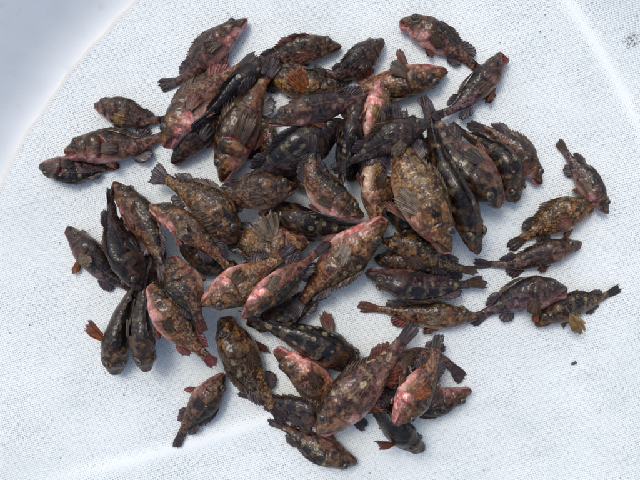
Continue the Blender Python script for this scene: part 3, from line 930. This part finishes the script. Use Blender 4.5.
# id: points snout..tail tip (photograph pixels), depth, side of the back, lift of the back (90 = back up, -90 = belly up), colouring, label, options
FISH = [
 # --- the buried layer
 (71, [(332,179),(312,174),(290,168),(266,160),(240,150)], 38, 'N', 30, 'brown', "brown rockfish buried under the blackish blue one with yellowish spots", dict(dark=.4)),
 (72, [(352,182),(350,160),(352,140),(358,118),(366,96)], 32, 'W', 40, 'dark', "dark rockfish buried beneath the pale upturned pink chin", dict(dark=.6)),
 (73, [(416,242),(408,215),(398,190),(392,165),(390,138)], 38, 'W', 10, 'rose', "rosy rockfish buried beside the yellowish green belly", dict(dark=.3)),
 (74, [(446,196),(432,172),(418,152),(408,134),(400,110)], 38, 'E', 40, 'dark', "dark rockfish buried under the largest golden one's tail", dict(dark=.55, blot=.8)),
 (76, [(160,302),(150,276),(140,250),(132,226),(127,200)], 36, 'W', 30, 'dark', "dark rockfish buried between the slim charcoal and the reddish brown one", dict(dark=.5)),
 (78, [(402,432),(392,416),(386,398),(390,380),(398,358)], 34, 'W', 30, 'black', "blackish rockfish buried under the pink-bellied one with rusty side fin", dict(dark=.65)),
 (79, [(246,324),(268,319),(290,312),(311,300),(330,284)], 32, 'S', 30, 'dark', "dark rockfish buried under the raw pink jaw", dict(dark=.55)),
 (81, [(374,258),(394,262),(415,266),(440,273),(464,277)], 30, 'N', 40, 'dark', "dark rockfish buried between the golden brown and the dark plum one", dict(dark=.55)),
 # --- right-hand side
 (39, [(594,208),(576,211),(552,221),(530,234),(508,249)], 38, 'NW', 8, 'gold', "golden olive rockfish under the purplish one, its head beside a small fish's snout", dict(bk=0.45, pcol='rust', fin='dark', dark=.05)),
 (40, [(608,214),(598,198),(585,178),(571,160),(557,139)], 25, 'NE', 20, 'grey', "small slim grey rockfish lying apart, snout down beside the golden olive fish", dict(pink=.45, pcol='tan', tail='brown')),
 (37, [(535,326),(553,314),(575,305),(598,299),(622,287)], 31, 'NW', 20, 'brown', "brown rockfish with a splayed yellow-orange fin and raised tail, head tucked under another", dict(pcol='gold', pcol2='gold', pec=(30,70), pec2=(8,75), plen=.27, fan=.5, tail='dark', gold=.6, blot=.6)),
 (36, [(567,291),(546,292),(520,298),(495,309),(468,323)], 40, 'NW', 5, 'plum', "plum-grey rockfish with open mouth and orange belly fin beside the yellow-finned one", dict(pelvic='orange', pel=48, gill=.0, pink=.5, pcol='brown', pec=(12,60), gape=.5)),
 (38, [(582,243),(562,249),(537,256),(512,264),(472,264)], 28, 'N', 28, 'plum', "purplish brown rockfish lying straight between the golden olive fish and the plum-grey one", dict(bk=0.6, dark=.2, gold=.35, purp=.7)),
 (35, [(479,316),(456,316),(430,315),(400,312),(357,306)], 28, 'N', 12, 'brown', "straight brown rockfish with a red anal fin, its snout on the plum-grey fish's tail", dict(bk=0.45, anal='red', gold=.55, pcol='tan', tail='rust')),
 # --- upper right
 (12, [(399,23),(415,26),(435,36),(456,51),(477,68)], 31, 'NE', 8, 'rose', "dark-backed rosy rockfish whose tail runs under an open-mouthed fish", dict(pcol='brown', purp=.45)),
 (14, [(541,185),(529,165),(511,146),(490,131),(466,124)], 29, 'NE', 15, 'rose', "rosy-jawed brown rockfish lying along the outer edge of the banded dark one", dict(bk=0.7, pcol='tan', pec=(40,-20), plen=.15, tail='purple', pink=.8)),
 (15, [(516,203),(509,182),(501,163),(488,149),(462,132)], 40, 'NE', 68, 'dark', "dark brown rockfish with pale saddle bands, seen from the back, beside a rosy-jawed one", dict(blot=.95, gold=.5, dark=.55)),
 (16, [(500,208),(487,186),(470,166),(452,148),(431,112)], 39, 'SW', 22, 'grey', "grey-brown mottled rockfish lying between two dark banded backs", dict(blot=.8, dark=.35, purp=.5, gold=.35)),
 (17, [(478,255),(469,226),(456,196),(441,166),(428,118)], 42, 'NE', 72, 'dark', "slender dark rockfish with pale spots along its back, beside the largest golden one", dict(blot=.95, dark=.6, gold=.35)),
 (13, [(503,54),(492,72),(474,92),(456,108),(427,119)], 31, 'NW', 6, 'plum', "purplish rockfish with its red mouth open, across a rosy fish's tail", dict(gape=1.1, pcol='brown', pcol2='rust', pec2=(6,62), plen=.2, purp=.85, dark=.25)),
 # --- below the middle right
 (34, [(365,272),(385,279),(410,285),(440,287),(488,281)], 32, 'S', 30, 'plum', "dark plum rockfish with pale spots low on its back, below a golden brown one", dict(dark=.5, blot=.8, tail='brown')),
 (33, [(381,241),(404,245),(430,255),(453,267),(479,271)], 30, 'N', 30, 'gold', "golden brown rockfish resting on the dark plum one, tails side by side", dict(dark=.35, tail='brown', pcol='brown', pec=(20,30))),
 # --- top
 (9, [(342,47),(322,47),(300,51),(278,58),(252,66)], 27, 'N', 30, 'brown', "brown rockfish with a small rusty fin raised, behind the orange-finned one", dict(pcol='rust', purp=.4, erect=.5, dorsal='rust')),
 (8, [(344,92),(318,89),(294,83),(274,76),(250,72)], 33, 'N', 12, 'gold', "olive gold rockfish with one bright orange fin standing up", dict(pcol='orange', pec=(30,-48), plen=.27, fan=.5, dark=.3)),
 (10, [(384,39),(369,52),(352,67),(335,75),(312,68)], 30, 'NW', 35, 'plum', "grey-purple rockfish with a bent tail, snout on bare cloth beside two rusty fins", dict(dark=.3, gold=.3, purp=.75)),
 (11, [(448,71),(426,77),(400,82),(372,88),(340,99)], 35, 'S', 2, 'red', "pinkish brown rockfish lying back-down with two rusty fins standing up", dict(bk=0.5, pelvic='rust', pel=62, anal='rust', alean=15, pcol='brown', pec=(14,40), pink=.5, blot=.5, dark=.1)),
 (6, [(260,113),(264,126),(268,142),(273,160),(279,178)], 28, 'E', 50, 'brown', "small brown rockfish head poking out between a red-gilled and a grey fish", dict(gold=.7)),
 (22, [(345,122),(324,134),(302,149),(278,164),(246,182)], 48, 'NW', 38, 'black', "blackish blue rockfish with yellowish saddle spots, half buried in the heap's middle", dict(dark=.72, blot=.8, purp=.85)),
 (7, [(268,124),(290,116),(318,108),(346,102),(374,95)], 30, 'N', 20, 'grey', "grey rockfish with a purple jaw lying across the blackish blue one", dict(purp=.6, pink=.5, dark=.25, gold=.2)),
 (23, [(361,98),(353,118),(348,138),(344,160),(340,192)], 30, 'E', 75, 'black', "narrow blackish rockfish seen from the back beside the pale upturned head", dict(blot=.95, dark=.6, purp=.6)),
 (19, [(380,79),(379,97),(377,116),(374,138),(368,166)], 31, 'E', -38, 'pink', "pale rockfish with upturned pink chin, belly up in the heap", dict(bk=0.4, pink=.7, gold=.9, pcol='tan', dark=0, blot=.1)),
 (21, [(376,224),(377,204),(378,184),(380,162),(385,126)], 37, 'E', -30, 'gold', "yellowish green rockfish belly wedged beside the largest golden fish", dict(bk=0.4, dark=.1, gold=.9, pink=.15)),
 (18, [(449,254),(436,228),(421,200),(407,170),(395,125)], 50, 'NE', 12, 'gold', "largest deep-bodied golden brown rockfish, speckled, head by the golden brown fish's back", dict(bk=0.45, dark=.12, gold=.85, pcol='tan', pec=(16,30), blot=.5, pink=.3, plen=.2)),
 (20, [(430,121),(413,128),(394,136),(372,149),(345,164)], 34, 'N', 35, 'grey', "grey-brown rockfish lying across the tail of the largest golden fish", dict(dark=.45, gold=.3, pcol='tan', pec=(14,35))),
 # --- upper left
 (43, [(39,167),(55,168),(75,170),(95,169),(120,165)], 28, 'S', 8, 'grey', "small grey rockfish with a red gill slit, under the larger red-gilled fish", dict(gill=.8, dark=.35, blot=.7, tail='rust')),
 (42, [(65,154),(88,148),(112,146),(138,146),(164,135)], 36, 'N', 3, 'rose', "rosy-bellied rockfish with a wide open red gill, beside a smaller grey one", dict(bk=0.6, gill=1.0, pcol='brown', pec=(10,-4), purp=.45, gold=.35, dark=.2)),
 (41, [(94,105),(112,110),(132,117),(150,121),(174,119)], 32, 'N', 18, 'grey', "grey mottled rockfish with a stubby raised fin above the red-gilled fish", dict(bk=0.5, pcol='gold', dark=.15, gold=.45, purp=.5, blot=.2)),
 (1, [(248,19),(224,37),(203,58),(184,78),(157,87)], 31, 'NW', 5, 'rose', "plain brown rockfish with a pink throat and belly, its head clear of the heap", dict(bk=0.55, pcol='brown', pec=(10,-16), purp=.55, blot=.05, gold=.2, dark=.15, pink=.75, tail='purple')),
 (4, [(172,164),(188,146),(205,126),(223,108),(241,92)], 34, 'NW', 25, 'dark', "dark brown rockfish with its head on bare cloth between two pinkish heads", dict(dark=.5, gold=.3, purp=.5)),
 (2, [(166,149),(175,128),(191,106),(213,85),(243,66)], 33, 'NW', 0, 'rose', "tan rockfish with a pale pink throat, head down beside the dark brown head", dict(bk=0.3, pcol='rust', pec=(8,-10), pink=.65, gold=.5, dark=.0, purp=.3, soft='red', blot=.1)),
 (3, [(269,66),(253,74),(237,88),(221,102),(203,120)], 32, 'NW', 62, 'black', "black rockfish with a broad dark head, between the tan and the red-edged fish", dict(dark=.85, blot=.3)),
 # --- left
 (44, [(67,227),(79,242),(94,260),(110,277),(132,290)], 31, 'NE', 20, 'plum', "purplish brown rockfish with a bright rusty belly fin, its head clear of the heap", dict(pelvic='orange', pel=50, pcol='tan', pec=(25,-35), dark=.35, gold=.3)),
 (49, [(116,375),(115,350),(119,325),(126,305),(137,282)], 38, 'E', 72, 'dark', "dark rockfish seen from the back with one rusty fin held out sideways", dict(pec2=(0,0), pec=(62,0), ptwist=72, pcol='orange', pcol2='dark', plen=.23, fan=.22, dark=.30, blot=.25, gold=.35, purp=.35)),
 (50, [(147,372),(143,350),(140,326),(142,300),(146,276)], 34, 'E', 60, 'black', "bluish black rockfish with a brown head, pressed against the pink-throated speckled one", dict(dark=.38, gold=.5, purp=.55, blot=.4)),
 (51, [(225,373),(214,389),(202,406),(187,424),(175,449)], 33, 'SE', 10, 'dark', "dark brown rockfish with a reddish throat lying apart, tail pointing away from the heap", dict(pink=.55, dark=.4, gold=.4, pelvic='red', pel=40, blot=.1)),
 (48, [(150,284),(162,306),(179,329),(197,348),(217,367)], 32, 'NE', -2, 'pink', "pink-throated rockfish dotted with gold along its reddish side", dict(bk=0.45, gold=.75, pink=1.0, anal='red', fin='red', dark=.05)),
 (46, [(113,182),(127,199),(142,220),(154,245),(165,284)], 33, 'NE', 18, 'brown', "reddish brown rockfish beside the slim charcoal one, its tail hanging down", dict(pink=.45, gold=.55, dark=.4, pcol='rust')),
 (45, [(141,291),(131,268),(120,245),(113,220),(110,186)], 38, 'W', 58, 'plum', "slim charcoal rockfish, head down over the rusty-finned fish's tail", dict(dark=.6, purp=.8, blot=.05, tail='dark')),
 (63, [(180,246),(196,256),(214,266),(236,268),(256,262)], 28, 'N', 40, 'dark', "dark greenish rockfish buried beneath the pink-headed spread-finned fish", dict(dark=.6)),
 (47, [(171,255),(178,272),(188,292),(196,312),(204,334)], 36, 'W', 20, 'brown', "tan brown rockfish with blue-black eye, beside the gold-dotted pink one", dict(gold=.45, pink=.3, tail='rust', dark=.2)),
 # --- middle
 (32, [(264,208),(290,219),(315,226),(340,229),(366,226)], 38, 'N', 60, 'dark', "dark rockfish with a row of pale marks, under the pale-lipped curved fish", dict(blot=.9, dark=.55, pink=.3)),
 (24, [(364,218),(346,208),(326,193),(312,172),(312,132)], 33, 'NE', 8, 'brown', "curved brown rockfish with a pale pink lip, its tail over the blackish blue fish", dict(gold=.7, pink=.6, dark=.2, tail='purple', gape=.4)),
 (25, [(298,187),(281,189),(260,192),(240,195),(214,196)], 38, 'N', 15, 'gold', "olive brown rockfish with a pale snout and dark eye, below the red-gilled one", dict(bk=0.6, dark=.3, gold=.6, purp=.35)),
 (5, [(222,183),(229,163),(238,138),(249,112),(268,74)], 42, 'W', 8, 'red', "speckled dark rockfish with a red throat, pinkish gill and fanned brown fin", dict(bk=0.65, pcol='brown', pec=(16,-6), plen=.24, gill=.3, dark=.3, blot=.7, pink=.7, gold=.35)),
 (28, [(309,242),(289,246),(266,244),(246,240),(222,233)], 42, 'S', 12, 'gold', "olive rockfish with a spread comb-like fin and a round ringed eye", dict(bk=0.6, gold=.75, dark=.2, pink=.35, pcol='tan', pec=(26,62), fan=.8, plen=.3)),
 (26, [(235,243),(217,217),(197,198),(175,185),(150,170)], 42, 'NE', 12, 'gold', "gold-mottled brown rockfish with a fan tail on bare cloth", dict(bk=0.6, gold=.8, dark=.2, tail='purple', tspread=.5)),
 (27, [(149,206),(170,216),(192,232),(215,253),(240,283)], 29, 'NE', 10, 'pink', "pink-headed mottled rockfish with dark blunt tail, across the heap's edge", dict(bk=0.5, pink=.85, gold=.55, blot=.5, tail='dark', pcol='tan', pec=(35,-28), fan=.7, erect=.9)),
 (29, [(201,304),(219,296),(239,286),(260,272),(284,256)], 38, 'S', 8, 'gold', "mottled golden rockfish with a pink lower jaw, beneath a dark blunt tail", dict(bk=0.5, pink=.75, gold=.7, dark=.1)),
 # --- bottom
 (60, [(358,463),(339,457),(318,446),(297,434),(268,418)], 29, 'SW', 28, 'dark', "slate brown rockfish with its head out on bare cloth beneath a purplish grey one", dict(dark=.35, gold=.5, pcol='rust', pcol2='rust', pec2=(6,55), purp=.5)),
 (61, [(338,420),(316,415),(292,409),(268,401),(236,391)], 33, 'N', 35, 'plum', "purplish grey rockfish with a reddish lower edge, under the big tan one's chin", dict(dark=.4, blot=.6, pink=.6, anal='rust')),
 (53, [(364,371),(338,355),(312,342),(286,332),(256,320)], 46, 'NE', 62, 'dark', "long dark rockfish with pale blotches and an upright rusty fin", dict(blot=.95, dark=.55, pcol='rust', pec2=(58,0), ptwist=72, pcol2='rust', plen=.22, fan=.22)),
 (52, [(222,317),(231,335),(244,359),(257,382),(276,408)], 42, 'W', 30, 'gold', "greenish yellow marbled rockfish with dark head, beside the small bright pink face", dict(bk=0.6, gold=.9, dark=.35, blot=.6)),
 (30, [(242,318),(257,303),(274,288),(292,273),(318,252)], 30, 'SE', -8, 'pink', "rockfish with a raw pink jaw lying against the large red-brown one", dict(pink=1.0, dark=.2, pcol='tan', gold=.2)),
 (54, [(274,349),(294,364),(317,382),(341,403),(367,430)], 33, 'SW', 4, 'pink', "bright pink-faced rockfish half covered by the big tan fish", dict(bk=0.5, pink=1.0, gold=.45, blot=.1, dark=0, tail='purple')),
 (56, [(376,390),(398,372),(420,359),(444,360),(464,381)], 34, 'SE', 20, 'brown', "brown rockfish with a curled purple tail, between the tan and pink-bellied fish", dict(dark=.3, purp=.5, pink=.4, tail='purple')),
 (59, [(425,450),(408,440),(392,425),(378,409),(364,392)], 36, 'NE', 60, 'black', "blue-black rockfish with rusty side fins and its snout on bare cloth", dict(dark=.7, pec=(50,0), ptwist=72, pcol='rust', pcol2='rust', plen=.24, fan=.22, blot=.05)),
 (58, [(472,390),(456,396),(438,402),(416,405),(388,400)], 27, 'S', 10, 'rose', "small rosy-headed rockfish sticking out from under the pink-bellied one", dict(pink=.7, pelvic='rust')),
 (55, [(318,434),(337,413),(358,391),(382,367),(417,322)], 48, 'NW', 16, 'tan', "big tan-grey rockfish with pale spots and a reddish fin, uppermost at the heap's narrow end", dict(bk=0.3, pink=.55, blot=.9, purp=.5, gold=.35, anal='rust', soft='rust', dark=.08, tail='purple')),
 (57, [(395,425),(409,403),(423,381),(433,360),(440,332)], 36, 'SE', -6, 'rose', "pink-bellied rockfish with rusty side fin, its narrow dark tail pointing up the heap", dict(bk=0.6, pink=.9, pcol='orange', pec=(12,-30), plen=.22, gold=.5, dark=.05, tail='dark')),
 (31, [(387,219),(365,238),(340,260),(315,285),(286,320)], 42, 'SE', 6, 'red', "large red-brown rockfish lying uppermost across the heap's middle, mouth slightly open", dict(bk=0.55, pink=.7, gold=.5, gape=.35, pcol='tan', pec=(12,-20), dark=.12, blot=.5)),
]
for row in FISH:
    k, pts, depth, comp, elev, preset, label, opts = row
    build_fish(k, pts, depth, comp, elev, preset, label, opts)

# ------------------------------------------------------------------ grit on the cloth
def grit_blob(cx, cy, r, rs):
    vs, n = [], 8
    for ring, (rr, zz) in enumerate(((1, .0002), (.75, .45), (.3, .75))):
        for j in range(n):
            a = 2 * math.pi * j / n
            q = r * rr * rs.uniform(.7, 1.25)
            vs.append((cx + q * math.cos(a), cy + q * math.sin(a) * .8, zz * r if ring else .0002))
    fs = [tuple(range(2 * n, 3 * n))]
    for i in range(2):
        for j in range(n):
            fs.append((i * n + j, i * n + (j + 1) % n, (i + 1) * n + (j + 1) % n, (i + 1) * n + j))
    return vs, fs

rs = np.random.default_rng(3)
fixed = [(224,432,1.0),(124,395,1.2),(60,243,1.0),(527,107,1.0),(578,70,.7),(600,410,.8),(615,386,1.0),(584,400,.8),(582,432,.9),(548,345,.7),
         (506,369,.9),(508,374,.8),(511,380,.9),(513,386,.8),(514,392,1.1),(519,392,.8),(100,297,.9),(400,165,.7),(545,15,1.0),(540,32,1.2),(551,30,1.0),(545,37,.8),
         (592,3,1.1),(637,16,1.2),(500,43,.9),(520,300,.6),(492,455,1.0),(484,470,1.0),(200,168,.9),(370,473,.9),(620,478,.8),(96,410,.8),(52,420,.8),(30,325,.9),(65,324,.9),(10,333,.8)]
for _ in range(10):
    fixed.append((rs.uniform(0, 640), rs.uniform(0, 480), rs.uniform(.3, .6)))
for _ in range(10):
    fixed.append((rs.normal(96, 38), rs.normal(452, 10), rs.uniform(.4, .9)))
for _ in range(80):                       # the sooty mark near the fold
    a, r_ = rs.uniform(0, 6.28), rs.normal(5.5, 2.2)
    fixed.append((632 + r_ * math.cos(a), 41 + r_ * .9 * math.sin(a), rs.uniform(.3, .85)))
for _ in range(14):
    fixed.append((632 + rs.normal(0, 9), 40 + rs.normal(0, 8), rs.uniform(.35, .7)))
gv, gf = [], []
for (gx, gy, gr) in fixed:
    X, Y = px(gx, gy)
    cutd = math.degrees(math.atan2(Y - TUB_C[1], X - TUB_C[0])) % 360
    zb = float(ground_z(X, Y))
    if 96 < cutd < 190 and math.hypot(X - TUB_C[0], Y - TUB_C[1]) > float(edge_r(math.radians(cutd))) - .006:
        continue
    for _ in range(6):
        if zb > 0:
            X, Y = px(gx, gy, zb)
            zb = .5 * zb + .5 * float(ground_z(X, Y))
    zb = float(ground_z(X, Y))
    if zb < .001 and float(h_at(np.array(X), np.array(Y))) > .001:
        continue
    vs, fs = grit_blob(X, Y, gr * S * .66, rs)
    o0 = len(gv)
    gv += [(a, b_, c + zb + .0006) for a, b_, c in vs]
    gf += [tuple(i + o0 for i in f) for f in fs]
grit = mesh_obj("grit", gv, gf, DIRT, smooth=False)
grit["label"], grit["category"], grit["kind"] = "fine dark grit flecks scattered over the white mesh cloth", "grit", "stuff"

vs, fs = grit_blob(0, 0, 2.6 * S, rs)
chip = mesh_obj("debris_chip", [(a * 1.25, b_ * .8, c * .6) for a, b_, c in vs], fs, DIRT, smooth=False)
chip.location = (*px(574, 363), .0006)
chip.rotation_euler = (0, 0, .35)
chip["label"], chip["category"] = "single dark chip of debris on bare cloth below the yellow-orange fin", "debris"
